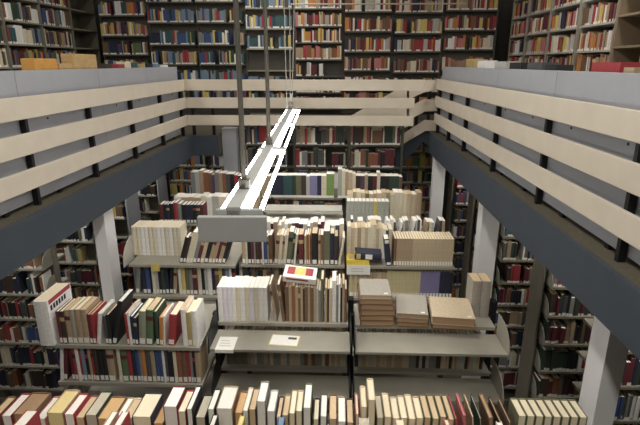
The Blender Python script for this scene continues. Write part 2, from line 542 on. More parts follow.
for k, (zs, zd, zl, zdl, lab, yf) in enumerate((
        (-1.650, -1.700, -2.000, -2.040, 'putty steel bookcase in the middle with white volumes above an empty pull-out shelf', 2.64),
        (-1.652, -1.700, -2.000, -2.040, 'putty steel bookcase right of the middle carrying stacked old folios', 2.64))):
    xa, xb = CX1[1 + k], CX1[2 + k]
    t = bookcase(lab, xa, xb, 2.88, 3.18, (zs, zl, zl - 0.33, zl - 0.66, zl - 0.99), zs + (0.10 if k == 0 else 0.12), M_STEEL, M_BLACK, last=(k == 1), group='bookcases down the middle of the hall')
    off = Vector(t.location)
    for zz in (zd, zdl):
        MB().box(xa + 0.02 - off.x, xb - 0.012 - off.x, yf - off.y, 2.876 - off.y, zz - 0.02 - off.z, zz - off.z, M_STEEL).build('reading_shelf', t, bevel=0.003)
        bracket(t, off, xa + 0.016, yf - 0.01, 2.878, zz - 0.03, zz + 0.15, M_BLACK)
        bracket(t, off, xb - 0.008, yf - 0.01, 2.878, zz - 0.03, zz + 0.15, M_BLACK if k == 0 else M_STEEL)
    # black front posts at both ends
    MB().box(xa - 0.002 - off.x, xa + 0.011 - off.x, 2.84 - off.y, 2.875 - off.y, 0, zd + 0.14 - off.z, M_BLACK).build('front_post', t)
    if k == 1:
        MB().box(xb - 0.002 - off.x, xb + 0.012 - off.x, 2.84 - off.y, 2.875 - off.y, 0, zd + 0.14 - off.z, M_BLACK).build('front_post', t)

# third row
Z2 = -1.580
for k in range(3):
    y0 = 3.66 if k == 0 else 3.69
    t = bookcase(('putty steel bookcase in the third row with white volumes at its left end', 'steel bookcase in the third row under the lamp, old books on top',
                  'steel bookcase in the third row with long rows of tan journals')[k], CX[k], CX[k + 1], y0, 4.22, (Z2, -1.865, -2.2, -2.5, -2.8), Z2 - 0.0225,
                 M_STEEL, M_DARKST, last=(k == 2), group='bookcases down the middle of the hall')
    if k == 0:
        off = Vector(t.location)
        bracket(t, off, CX[0] - 0.02, y0 - 0.0, 4.0, Z2 - 0.03, Z2 + 0.19, M_PALE)

# fourth row
Z3 = -1.600
for k in range(3):
    t = bookcase(('steel bookcase in the fourth row with dark spines, left of the lamp', 'steel bookcase in the fourth row with two empty pale shelves',
                  'steel bookcase in the fourth row holding grey-green binders')[k], CX[k], CX[k + 1] - (0.09 if k == 2 else 0), 4.79, 5.32,
                 (Z3, -1.92, -2.24, -2.56, -2.88), Z3 - 0.0225 if k != 1 else -1.46, M_PALE if k == 1 else M_STEEL, M_DARKST, last=(k == 2), group='bookcases down the middle of the hall')  # middle bay in paler steel: lamplight on its empty shelves put into the colour
    if k == 1:
        off = Vector(t.location)
        MB().box(CX[1] + 0.03 - off.x, CX[2] - 0.03 - off.x, 4.98 - off.y, 5.2 - off.y, -1.522 - off.z, -1.50 - off.z, M_PALE).build('raised_shelf', t)

# fifth row
Z4 = -1.595
for k in range(3):
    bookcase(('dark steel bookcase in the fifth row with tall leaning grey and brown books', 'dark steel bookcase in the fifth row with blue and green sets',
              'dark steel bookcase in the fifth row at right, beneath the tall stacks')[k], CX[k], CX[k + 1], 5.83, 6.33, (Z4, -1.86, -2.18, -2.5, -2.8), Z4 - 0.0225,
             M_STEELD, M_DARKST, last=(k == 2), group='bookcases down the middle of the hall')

# tall far row
CX5 = [-1.37, -0.605, 0.165, 0.91]
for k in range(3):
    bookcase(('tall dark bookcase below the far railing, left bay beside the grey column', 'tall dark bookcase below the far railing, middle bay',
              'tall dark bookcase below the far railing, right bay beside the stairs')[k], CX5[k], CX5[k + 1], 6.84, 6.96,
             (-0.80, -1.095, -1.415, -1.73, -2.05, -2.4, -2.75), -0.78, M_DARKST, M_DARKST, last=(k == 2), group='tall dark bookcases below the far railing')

# ================================================================== the many small books of the far and side shelves: one mass
STUFF = MB()
MIX_DARK = 'maroon navy dbrown brown black dgreen tan cream grey red navy maroon olive white dgrey black rust blue'.split()
MIX_BRIGHT = 'red navy blue white cream tan yellow green maroon lblue teal violet orange black grey white dgreen mustard brown rust'.split()
MIX_BLUE = 'blue lblue navy teal white red tan yellow blue dgreen grey lblue'.split()
MIX_WARM = 'red orange cream tan maroon yellow white brown rust lgrey navy pink'.split()


def far_books(o, along, depthdir, length, z, mix, hmin=0.18, hmax=0.25, tmin=0.015, tmax=0.038, d=0.16, label=True, fill=1.0):
    """a run of small books from point o along a unit vector; depthdir points away from the reader"""
    u, w = Vector(along), Vector(depthdir); o = Vector(o)
    p, end = 0.004, length * fill - 0.004
    while p < end - tmin:
        if random.random() < 0.03:
            p += random.uniform(0.03, 0.10); continue
        run = random.choice((1, 1, 1, 1, 1, 2, 2, 4)) ; c = random.choice(mix); h = random.uniform(hmin, hmax); t = random.uniform(tmin, tmax)
        for _ in range(run):
            if p + t > end:
                break
            hh = min(hmax, h + random.uniform(-.004, .004)); q = random.uniform(0, 0.02)
            a = o + u * p + w * q; b = a + u * (t - 0.0012); dd = d - q
            base = len(STUFF.v)
            zb = z + 0.001
            lz = zb + (random.choice((0.026, 0.026, 0.022, 0.003)) if label else 0.0)
            A, B = a + w * dd, b + w * dd
            STUFF.v += [(a.x, a.y, zb), (b.x, b.y, zb), (b.x, b.y, lz), (a.x, a.y, lz), (b.x, b.y, zb + hh), (a.x, a.y, zb + hh),
                        (B.x, B.y, zb), (A.x, A.y, zb), (B.x, B.y, zb + hh), (A.x, A.y, zb + hh)]
            ci = STUFF.mi(MATS[c]); li = STUFF.mi(M_LABEL) if label else ci; pi = STUFF.mi(MATS[random.choice(PGS)])
            for q4, mm in (((0, 1, 2, 3), li), ((3, 2, 4, 5), ci), ((5, 4, 8, 9), pi), ((1, 6, 8, 4, 2), ci), ((7, 0, 3, 5, 9), ci), ((6, 7, 9, 8), pi), ((0, 7, 6, 1), ci)):
                STUFF.f.append(tuple(base + k for k in q4)); STUFF.m.append(mm)
            p += t


# tall far row: books of its shelves
for k in range(3):
    for z in (-1.095, -1.415, -1.73):
        far_books((CX5[k] + 0.022, 6.845, 0), (1, 0, 0), (0, 1, 0), CX5[k + 1] - CX5[k] - 0.044, z, MIX_DARK, 0.19, 0.27, d=0.10, fill=random.uniform(0.86, 1))

# side ranges under the galleries
LEFT_R = [(4.84, 'nearest'), (5.97, 'second nearest'), (6.98, 'third nearest'), (8.31, 'farthest')]
for yf, wd in LEFT_R:
    zs = [-1.33 - 0.31 * i for i in range(1, 9)]
    if yf < 5:
        zs = [z + 0.10 for z in zs]
    for j, (xa, xb) in enumerate(((-5.0, -4.11), (-4.09, -3.2))):
        t = bookcase(f'grey steel bookcase under the left gallery, {wd} range, ' + ('outer bay' if j == 0 else 'bay next to the aisle'), xa, xb, yf, yf + 0.47, zs, SOFFIT_Z - 0.06, M_STEEL, M_STEELD,
                 last=(j == 1), group='bookcases under the left gallery', end=((1, M_PANEL) if j == 1 and yf > 5 else None), backs=((zs[-1], SOFFIT_Z - 0.1),))
        for z in zs:
            far_books((xa + 0.022, yf + 0.01, 0), (1, 0, 0), (0, 1, 0), xb - xa - 0.044, z, MIX_DARK if random.random() < .6 else MIX_BRIGHT, 0.17, 0.25, fill=random.choice((1, .93, .8)))
            if j == 1 and yf < 6:
                bracket(t, Vector(t.location), xb - 0.006, yf - 0.004, yf + 0.19, z - 0.022, z + 0.17, M_STEEL)
RIGHT_R = [(3.10, 'nearest'), (4.13, 'second nearest'), (5.48, 'third nearest'), (6.59, 'fourth nearest'), (7.9, 'farthest')]
for yf, wd in RIGHT_R:
    zs = [-1.36 - 0.295 * i for i in range(1, 10)]
    for j, (xa, xb) in enumerate(((1.96, 2.8), (2.82, 3.66))):
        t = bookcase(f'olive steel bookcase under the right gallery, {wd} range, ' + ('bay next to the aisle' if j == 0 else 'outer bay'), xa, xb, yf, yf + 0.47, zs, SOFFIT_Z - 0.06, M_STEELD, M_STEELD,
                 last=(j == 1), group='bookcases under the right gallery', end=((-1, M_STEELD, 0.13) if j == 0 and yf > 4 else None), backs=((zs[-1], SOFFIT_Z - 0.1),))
        for z in zs:
            if j == 0 and yf < 6:
                bracket(t, Vector(t.location), xa + 0.006, yf - 0.004, yf + 0.19, z - 0.022, z + 0.17, M_STEEL)
            far_books((xa + 0.022, yf + 0.01, 0), (1, 0, 0), (0, 1, 0), xb - xa - 0.044, z, MIX_DARK if random.random() < .7 else MIX_BRIGHT, 0.17, 0.24, fill=random.choice((1, .95, .8)))
# far wall under the galleries
for (xa, xb, side) in ((-3.3, -2.5, 'left'), (-2.48, -1.7, 'left'), (1.2, 1.95, 'right')):
    zs = [-1.30 - 0.30 * i for i in range(1, 9)]
    bookcase('grey steel bookcase on the lower floor beyond the far ' + {(-3.3): 'left column, outer bay', (-2.48): 'left column, inner bay', 1.2: 'right column beneath the stairs'}[xa],
             xa, xb, 9.2, 9.55, zs, SOFFIT_Z - 0.06, M_STEEL, M_DARKST, last=True, group='bookcases on the far lower wall', backs=((zs[-1], SOFFIT_Z - 0.1),))
    for z in zs:
        far_books((xa + 0.022, 9.22, 0), (1, 0, 0), (0, 1, 0), xb - xa - 0.044, z, MIX_BRIGHT, 0.17, 0.25, d=0.14)

# upper floor: back wall of bookcases


def zpx(p):
    return 0.576 - (p - 26) * 0.01568


UP = [  # shelf levels in the photograph's pixel rows, mix, empty levels
    ((-6, 15, 35, 54, 73, 90, 106), MIX_BRIGHT, ()), ((2, 22, 44, 64, 84, 104), MIX_BLUE, ()), ((2, 22, 44, 64, 84, 104), MIX_BLUE, ()),
    ((8, 28, 48, 70, 90, 106), MIX_BLUE, (70,)), ((-8, 9, 26, 42, 59, 76, 93, 110), MIX_WARM, ()), ((-7, 12, 31, 51, 70, 90, 106), MIX_WARM, ()),
    ((-7, 13, 33, 51, 72, 92, 110), MIX_WARM, ()), ((-8, 11, 30, 49, 70, 90, 106), MIX_WARM, ())]
ux = -1.535 - 3 * 0.809
for k, (ps, mix, empty) in enumerate(UP):
    xa, xb = ux + k * 0.809, ux + (k + 1) * 0.809
    if k == 7:
        xb += 0.06
    zs = [zpx(p) for p in ps if zpx(p) > MEZZ_Z + 0.1]
    bookcase(f'dark steel bookcase on the upper back wall, {ORD[k]} bay from the left', xa, xb, 8.5, 8.8, zs, 1.55, M_STEEL if k == 3 else M_DARKST, M_DARKST, last=(k == 7),
             group='bookcases along the upper back wall', zbase=MEZZ_Z, backs=((MEZZ_Z + 0.1, 1.5),))
    for p in ps:
        if p in empty or zpx(p) < MEZZ_Z + 0.1:
            continue
        far_books((xa + 0.022, 8.505, 0), (1, 0, 0), (0, 1, 0), xb - xa - 0.044, zpx(p) , mix, 0.16, 0.221, tmin=0.013, tmax=0.034, d=0.13, fill=0.62 if (k == 4 and p == 76) else 1.0)
# upper left range, running away along the side
for k, (ya, yb) in enumerate(((5.6, 6.42), (6.44, 7.26), (7.28, 8.10), (8.12, 8.94))):
    t = thing('bookcase', f'grey steel bookcase on the upper left gallery, {ORD[k]} bay from the near end', 'bookcase', (-4.35, (ya + yb) / 2, MEZZ_Z), 'bookcases along the upper left gallery')
    hh = (yb - ya) / 2
    for yy in ((-hh, hh) if k == 3 else (-hh,)):
        MB().box(-0.15, 0.15, yy, yy + 0.02, 0, 2.35, M_STEELD).build('upright', t)
    zs = (-0.62, -0.33, -0.05, 0.24, 0.53, 0.82, 1.11)
    for z in zs:
        MB().box(-0.15, 0.15, -hh + 0.022, hh - 0.002, z - MEZZ_Z - 0.02, z - MEZZ_Z, M_STEEL).build('shelf', t)
    MB().box(-0.152, -0.144, -hh + 0.022, hh - 0.002, 0.1, 2.3, M_STEELD).build('back_sheet', t)
    for z in zs:
        if k < 3:
            far_books((-4.205, yb - 0.01, 0), (0, -1, 0), (-1, 0, 0), yb - ya - 0.04, z, MIX_BRIGHT, 0.18, 0.235, tmin=0.015, tmax=0.04, d=0.13)
# upper right range
for k, (ya, yb) in enumerate(((5.3, 6.1), (6.12, 6.92), (6.94, 7.74), (7.76, 8.44))):
    t = thing('bookcase', f'steel bookcase on the upper right gallery, {ORD[k]} filled bay from the near end', 'bookcase', (2.9, (ya + yb) / 2, MEZZ_Z), 'bookcases along the upper right gallery')
    hh = (yb - ya) / 2
    for yy in ((-hh, hh - 0.02) if k == 3 else (-hh,)):
        MB().box(-0.15, 0.15, yy, yy + 0.02, 0, 2.35, M_STEEL).build('upright', t)
    zs = (-0.62, -0.36, -0.12, 0.13, 0.40, 0.67, 0.94, 1.2)
    for z in zs:
        MB().box(-0.15, 0.15, -hh + 0.022, hh - 0.022, z - MEZZ_Z - 0.02, z - MEZZ_Z, M_PALE).build('shelf', t)
    MB().box(0.144, 0.152, -hh + 0.022, hh - 0.022, 0.1, 2.3, M_DARKST).build('back_sheet', t)
    for z in zs:
        far_books((2.755, ya + 0.025, 0), (0, 1, 0), (1, 0, 0), yb - ya - 0.05, z, MIX_WARM, 0.16, 0.215, tmin=0.015, tmax=0.036, d=0.13)
t = thing('bookcase', 'bare beige bookcase with empty shelves on the upper right gallery', 'bookcase', (2.9, 4.75, MEZZ_Z), 'bookcases along the upper right gallery')
M_BARE = mat('beige_board', (150, 134, 112), 0.6, var=0.06, scale=8)
for yy in (-0.52, 0.0, 0.5):
    MB().box(-0.16, 0.16, yy, yy + 0.022, 0, 2.35, M_BARE).build('upright', t)
for z in (-0.65, -0.4, -0.13, 0.16, 0.45, 0.74, 1.03):
    for ya in (-0.496, 0.024):
        MB().box(-0.16, 0.16, ya, ya + 0.474, z - MEZZ_Z - 0.022, z - MEZZ_Z, M_BARE).build('shelf', t)
for ya in (-0.496, 0.024):
    MB().box(0.15, 0.16, ya, ya + 0.474, 0.1, 2.3, M_BARE).build('back_sheet', t)

# ================================================================== hand-laid rows of individual books
# --- second row, left bookcase
ROW_1L = parse('maroon 4 24, dbrown 6 24, tan 7 25, stone 6 25.5, tan 7 25.5, tan 8 25.5, maroon 4 22, red 4 22, white 5 23 9, dgrey 4 21, black 4 22, black 6 31 13, '
               'red 3 23, white 3 24, navy 4 21, navy 4 20, sage 9 25 5, green 9 26 5, dgreen 4 25, orange 5 21 4, white 2 22 4, red 9 23 8, - 5, white 6 27, mustard 6 25, white 7 26')
ROW_1L = [(c, w, h * 0.91 if h < 0.3 else h * 0.96, a) for c, w, h, a in ROW_1L]
row('book', ROW_1L, at(60.5, 345, 2.6).x, -0.835, 2.60, Z1L, "the left bookcase's labelled top shelf", d=0.19, jitter=0.006)
book('book', 'large white album with red lettering band, at the end of the left bookcase', at(43.5, 345, 2.6).x, 2.57, Z1L + 0.0006, at(57, 345, 2.6).x - at(43.5, 345, 2.6).x, 0.30, 0.27, 'white', 'pgcream', -1, 0, False)
alb = [o for o in SC.objects if o.get('label', '').startswith('large white album')][0]
aw = at(57, 345, 2.6).x - at(43.5, 345, 2.6).x
MB().box(aw + 0.0002, aw + 0.0012, 0.02, 0.26, 0.27, 0.298, MATS['red']).build('red_band', alb)
for k in range(6):
    MB().box(aw + 0.0002, aw + 0.001, 0.03 + 0.03 * k, 0.05 + 0.03 * k, 0.225, 0.258, MATS['black']).build('lettering', alb)
ROW_1L2 = parse('white 4 23 8, maroon 5 23 8, maroon 4 24, red 4 23, white 4 23, red 3 24, lblue 4 23, black 4 23, tan 3 24, red 3 24, dbrown 5 23, black 6 22, black 5 23, tan 9 23.5, - 4, cream 4 23, green 8 23, red 5 23, '
                'navy 5 22, blue 4 22, grey 3 23, orange 5 23, dgrey 6 22, tan 5 22.5, blue 5 23, blue 4 23, white 3 23.5, dgrey 3 22, black 7 21.5, cream 4 22, rust 6 22, brown 6 22, red 4 22.5, grey 3 22, black 3 22, tan 6 22')
row('book', ROW_1L2, -1.74, -0.835, 2.60, -1.924, "the left bookcase's second shelf", d=0.18, jitter=0.006)

# --- second row, middle bookcase
X = lambda px, py, Y: at(px, py, Y).x
SETW = parse('11x palelilac 5 24.5')
SETW = [((['white', 'palelilac', 'palelilac', 'white', 'cream', 'white', 'cream', 'palelilac', 'cream', 'white', 'white'][i]), w, h, a) for i, (c, w, h, a) in enumerate(SETW)]
row('bound_journal', SETW, X(219, 322, 2.9), X(268, 322, 2.9), 2.90, -1.65, 'the middle shelf of matching white volumes', noun='bound volume', d=0.19, pages='pgwhite', sticker=False, jitter=0.002, bands=0, group='white volumes on the middle shelf')
ROW_1C = parse('tan 4 27 -8, brown 5 27 -7, brown 6 25, tan 5 25, rust 6 26, tan 5 25, brown 4 25, tan 4 24.5, dbrown 3 24, brown 5 25, tan 4 25.5, brown 6 25, tan 5 25.5, lgrey 3 24, grey 4 23, olive 5 31, - 2, tan 4 25, '
               'dbrown 3 24, ltan 5 25, white 7 30 , grey 4 27, white 3 28, black 3 25, tan 4 28, brown 4 24')
row('book', ROW_1C, X(269.5, 322, 2.9), 0.105 - 0.03, 2.90, -1.65, 'the middle shelf right of the white set', d=0.17, sticker=False, jitter=0.01, bands=0.15)
# flat white box on top of the brown books
t = thing('box', 'white box with red and yellow print lying on the brown books', 'box', (X(298.5, 281, 2.9), 2.92, -1.65 + 0.274), None)
MB().box(-0.108, 0.108, 0.0, 0.12, 0.0, 0.045, M_LABEL).build('carton', t, bevel=0.002)
for xa, xb, c in ((-0.085, -0.035, 'red'), (0.035, 0.085, 'red'), (-0.034, 0.034, 'yellow')):
    p = MB().box(xa, xb, 0.03, 0.105, 0.0451, 0.0458, MATS[c]).build('printed_panel', t); p['label'] = PAL[c][1] + ' printed panel'
MB().box(-0.085, 0.06, -0.001, 0.0, 0.022, 0.034, MATS['red']).build('printed_stripe', t)
t.rotation_euler = (R(16), R(5), R(-3))
# cards on the pull-out shelf
t = thing('paper_card', 'white printed card hanging over the edge of the pull-out shelf', 'card', (X(224, 345, 2.64), 2.632, -1.70), None)
mb = MB().box(-0.058, 0.058, 0.0, 0.15, 0.0008, 0.002, M_LABEL).box(-0.058, 0.058, -0.0025, 0.0, -0.02, 0.002, M_LABEL)
mb.build('sheet', t)
for k in range(3):
    MB().box(-0.04, 0.035 - 0.01 * k, 0.04 + 0.03 * k, 0.046 + 0.03 * k, 0.0021, 0.0025, MATS['lgrey']).build('printed_line', t)
t = thing('paper_card', 'yellow-edged white card lying on the pull-out shelf', 'card', (X(283, 338, 2.72), 2.69, -1.70), None)
MB().box(-0.092, 0.092, 0.0, 0.125, 0.0006, 0.0022, MATS['yellow']).build('backing', t)
MB().box(-0.086, 0.088, 0.006, 0.12, 0.0023, 0.0035, M_LABEL).build('sheet', t)
MB().box(0.02, 0.075, 0.075, 0.1, 0.0036, 0.004, MATS['dgrey']).build('printed_block', t)
t.rotation_euler = (0, 0, R(-5))
# lower shelf rows
LOW = parse('3x olive 10 11')
LOWA = [(random.choice(['tan', 'ltan', 'grey', 'lgrey', 'brown', 'sand']), random.uniform(3, 5), 0.22 + random.uniform(-.004, .004), 0.0) for _ in range(30)]
row('bound_journal', parse('olive 9 23, olive 9 23, olive 8 23') + LOWA, CX1[1] + 0.05, CX1[2] - 0.03, 2.92, -2.0, 'the shelf beneath the pull-out shelf', noun='bound volume', d=0.17, sticker=False, bands=0, jitter=0.004, group='worn volumes on the lower middle shelf')
LOWB = [(random.choice(['sand', 'lgrey', 'tan', 'grey', 'ltan', 'cream', 'grgreen', 'dbrown']), random.uniform(3, 4.5), 0.22 + random.uniform(-.004, .004), 0.0) for _ in range(36)]
row('bound_journal', LOWB, CX1[2] + 0.03, CX1[3] - 0.06, 2.92, -2.0, 'the shelf beneath the stacked folios', noun='bound volume', d=0.17, sticker=False, bands=0, jitter=0.004, group='worn volumes under the folios')

# --- folios stacked on the right bookcase
FOLIO_Z = -1.652 + 0.0008


def folio(cx, cy, z, w, d, h, cover, pages, label, yaw, sticker=False):
    o = book('folio_volume', label, 0, 0, 0, h, d, w, cover, pages, -1, 0, False, None, 'stacked folios on the right bookcase', cat='book')
    # lying on its board: local x (thickness) goes up, local z (height, d) goes back, local y (width) goes to the right
    from mathutils import Matrix
    m = Matrix(((0, 1, 0), (0, 0, 1), (1, 0, 0))).to_4x4()
    rz = Matrix.Rotation(R(yaw), 4, 'Z')
    o.matrix_world = Matrix.Translation((cx, cy, z)) @ rz @ Matrix.Translation((-w / 2, -d / 2, 0)) @ m
    if sticker:
        MB().box(h, h + 0.0007, w - 0.045, w - 0.02, 0.02, 0.036, M_LABEL).build('shelf_mark', o)
    return o


zc = FOLIO_Z
sA = X(376.5, 320, 2.9)
lv = ['bottom', 'second from the bottom', 'third from the bottom', 'fourth from the bottom', 'fifth from the bottom', 'topmost']
for k, (w, d, h, yw) in enumerate(((0.225, 0.26, 0.036, 1), (0.225, 0.25, 0.038, -1), (0.225, 0.26, 0.036, 1.5), (0.215, 0.25, 0.04, -2), (0.22, 0.25, 0.036, 1), (0.20, 0.25, 0.03, 0))):
    folio(sA + (0.0 if k < 4 else -0.012), 3.0, zc, w, d, h, 'stone' if k == 5 else 'brown', 'pgbrown' if k < 5 else 'pgtan',
          f'{"grey-covered" if k == 5 else "brown"} old folio, {lv[k]} of the tall stack of six', yw, k == 5)
    zc += h + 0.0008
zc = FOLIO_Z
sB = X(413, 323, 2.88)
for k, (w, d, h, yw) in enumerate(((0.21, 0.25, 0.034, -3), (0.205, 0.27, 0.034, -5), (0.205, 0.28, 0.034, -6))):
    folio(sB, 2.99, zc, w, d, h, ('brown', 'brown', 'stone')[k], 'pgbrown', ('dark folio at the bottom of the middle stack of three', 'brown folio in the middle of the stack of three',
          'grey-covered folio on top of the middle stack of three')[k], yw, k > 0)
    zc += h + 0.0008
zc = FOLIO_Z
sC = X(452, 325, 2.88)
for k, (w, d, h, yw, c) in enumerate(((0.275, 0.27, 0.036, -4, 'dbrown'), (0.275, 0.29, 0.055, -6, 'ltan'))):
    folio(sC + 0.006, 2.975, zc, w, d, h, c, 'pgbrown', ('dark brown folio beneath the wide tan folio', 'wide tan leather folio on top of a dark one')[k], yw, k == 1)
    zc += h + 0.0008
for k in range(2):
    book('folio_volume', ('grey upright folio leaning beside the tan folio, left of the pair', 'grey upright folio next to the curved shelf end, right of the pair')[k],
         X(470.5, 315, 3.0) + k * 0.063, 3.01, FOLIO_Z, 0.061, 0.265, 0.15, 'stone', 'pgtan', -1, 0, False, None, 'stacked folios on the right bookcase')

# --- third row top
WS = [(c, 4, 0.255, 0.0) for c in 'cream cream white white cream cream white white cream white cream cream'.split()]
row('bound_journal', WS, X(134, 256, 3.86), X(182, 256, 3.86), 3.86, Z2, 'the pale volumes by the curved shelf end', noun='bound volume', d=0.2, pages='pgcream', sticker=False, bands=0, jitter=0.002, group='pale volumes at the left end of the third row')
WS2 = [(c, 4, 0.25, 0.0) for c in 'white cream white cream'.split()]
row('book', parse('black 5 23 17, dbrown 4 24 17, cream 5 28 17, cream 4 28 17, grey 5 24 17, maroon 5 23 17, ltan 5 24 17, black 6 24 17, tan 5 24 17, tan 4 23 17, maroon 4 24 17, tan 5 23 17, black 5 24 17'), X(180, 265, 3.72), X(234, 265, 3.72), 3.70, Z2,
    'the leaning run behind the white lamp end', d=0.15, sticker=True, jitter=0.005, bands=.2)
ROW_2C = parse('tan 5 24, cream 3 24, black 5 24.5, maroon 4 24, grey 2 23, dbrown 6 24, maroon 3 24, white 2 24, blue 5 24, tan 2 24, brown 5 25, - 2, tan 5 25 6, cream 4 26 6, tan 3 25 6, cream 4 26 6, olive 7 28 6, dgreen 3 27 6, '
               'cream 3 26 6, maroon 7 26, - 1, tan 3 25, brown 3 26, orange 2 26, - 2, black 8 27, - 1, tan 3 26, brown 4 26, olive 9 29, navy 6 27, dbrown 5 25, cream 3 24 9')
row('book', ROW_2C, -0.77, 0.072, 3.70, Z2, 'the old books under the lamp', d=0.17, sticker=True, jitter=0.012, bands=.3)
row('book', parse('cream 4 28, ltan 4 27, cream 3 27, tan 4 27, cream 4 28, sand 3 27, cream 3 27.5, cream 6 30, ltan 3 26, cream 4 27, white 3 26, dgrey 3 25, cream 4 26'), X(347, 250, 3.85), X(392, 250, 3.85), 3.86, Z2,
    'the cream run behind the blue volume', d=0.16, sticker=False, jitter=0.01, bands=0.1)
JN = [(random.choice(['mustard', 'sand', 'tan', 'ltan', 'sand']), 2.8, 0.235, 0.0) for i in range(22)]
JN = [(('brown' if i < 1 else 'tan' if i < 7 else 'sand'), w, h, a) for i, (c, w, h, a) in enumerate(JN)]
row('bound_journal', JN, X(393.5, 262, 3.7), X(453, 262, 3.7), 3.705, Z2, 'the white-labelled tan journal row', noun='journal', d=0.2, pages='pgcream', sticker=True, bands=0, jitter=0.002, group='tan journals with white spine labels')
# blue volume lying down on a yellow box, and one leaning
t = thing('box', 'flat yellow box under the lying blue volume', 'box', (X(346.5, 262, 3.72), 3.70, Z2 + 0.0006), None)
MB().box(0.0, 0.185, 0.0, 0.13, 0.0, 0.05, MATS['lemon']).build('carton', t, bevel=0.003)
MB().box(0.02, 0.16, 0.012, 0.1, 0.0501, 0.0508, MATS['mustard']).build('lid_label', t)
o = book('book', 'dark blue volume with white label lying on the yellow box', X(355, 258, 3.72), 3.695, Z2 + 0.113, 0.055, 0.215, 0.13, 'navy', 'pgwhite', -1, 0, False)
o.rotation_euler = (0, R(93), 0)
MB().box(0.008, 0.047, -0.0012, 0.003, 0.085, 0.14, M_LABEL).build('title_label', o)
MB().box(0.006, 0.049, -0.0012, 0.003, 0.012, 0.045, MATS['yellow']).build('title_label', o)
o = book('book', 'dark blue volume leaning upright beside the tan journals', X(386.5, 263, 3.70), 3.70, Z2 + 0.0006, 0.042, 0.23, 0.13, 'navy', 'pgwhite', -1, -7, False)
MB().box(0.005, 0.037, -0.0012, 0.003, 0.195, 0.222, M_LABEL).build('title_label', o)
MB().box(0.005, 0.037, -0.0012, 0.003, 0.01, 0.03, M_LABEL).build('title_label', o)
# card sign hanging on the shelf edge and a sticky note
t = thing('card_sign', 'white card sign hanging from the shelf under the yellow box', 'sign', (X(358.5, 268, 3.68), 3.684, Z2 - 0.072), None)
MB().box(-0.095, 0.095, 0.0, 0.002, 0.0, 0.085, M_LABEL).build('card', t)
for k in range(2):
    MB().box(-0.06, 0.04, -0.0006, -0.0001, 0.028 + 0.022 * k, 0.033 + 0.022 * k, MATS['lgrey']).build('printed_line', t)
t = MB().box(-0.035, 0.035, 0.0, 0.0015, 0.0, 0.065, MATS['yellow']).build('sticky_note')
t.location = (X(155, 268, 3.65), 3.657, Z2 - 0.055); t['label'] = 'pale yellow sticky note on the shelf edge below the white volumes'; t['category'] = 'note'

# third row, second shelf
L2 = parse('grey 5 24 8, navy 5 22, blue 5 25, - 3, cream 4 23, lgrey 4 22, black 4 23, dgreen 4 22, navy 4 24, black 5 24 6, tan 4 24 6, white 4 23, yellow 5 25, olive 5 25, grey 4 23, maroon 6 22, cream 5 24, black 4 23, lgrey 4 23, white 5 26, navy 4 25, brown 5 26, yellow 4 26, dgrey 4 24, lblue 5 25, white 3 24, black 5 25')
row('book', L2, -1.69, -0.83, 3.70, -1.865, 'the second shelf below the pale volumes', d=0.17, jitter=0.01)
L3 = [(random.choice(['olive', 'dgrey', 'brown', 'black', 'tan', 'maroon', 'dgreen', 'grey', 'navy']), random.uniform(3, 6), random.uniform(.21, .255), 0.0) for _ in range(24)]
row('book', L3, -0.77, 0.06, 3.72, -1.865, 'the dim shelf behind the white volumes', d=0.17, jitter=0.01)
L4 = parse('palegold 5 23, palegold 3 23, sand 5 22, sand 5 22, sand 5 22, tan 5 22, sand 5 22, tan 5 22') + [('palegold', 2.6, 0.235, 0.0)] * 13 + [('lilac', 3.2, 0.235, 0.0)] * 6 + parse('3x navy 3.4 23.5') + parse('black 3 23')
row('bound_journal', L4, X(349, 290, 3.72), X(452, 290, 3.72), 3.71, -1.865, 'the shelf of yellow and violet journals', noun='journal', d=0.18, pages='pgcream', bands=0, jitter=0.002, group='yellow and violet journals on the second shelf')

# --- fourth row
row('binder', [(('yellow' if i == 7 else 'grgreen'), 4, 0.255, 0.0) for i in range(11)], X(346.5, 225, 4.80), X(388.5, 225, 4.80), 4.80, Z3, 'the fourth-row binder set', noun='binder', d=0.15, pages='pgwhite', sticker=False, bands=0, jitter=0.002, group='grey-green binders')
row('book', [(random.choice(['cream', 'ltan', 'sage', 'olive', 'sand', 'tan', 'cream']), random.uniform(3, 5), random.uniform(.285, .31), 0.0) for _ in range(17)], 0.115, X(421, 217, 4.97), 4.97, Z3, 'the tall cream run behind the binders', d=0.17, sticker=False, bands=.05, jitter=.02)
row('book', parse('maroon 5 20, black 4 20, navy 4 20, black 5 21, red 5 22, grey 5 21, black 5 20, navy 5 20, navy 4 20, black 4 20, dgreen 5 20, maroon 4 20'), X(160, 222, 4.8), X(204, 222, 4.8), 4.80, Z3, 'the dark fourth-row run left of the lamp', d=0.16, pages='pgwhite', jitter=.008)
# --- fifth row: part of the mass, but its sets keep their colours


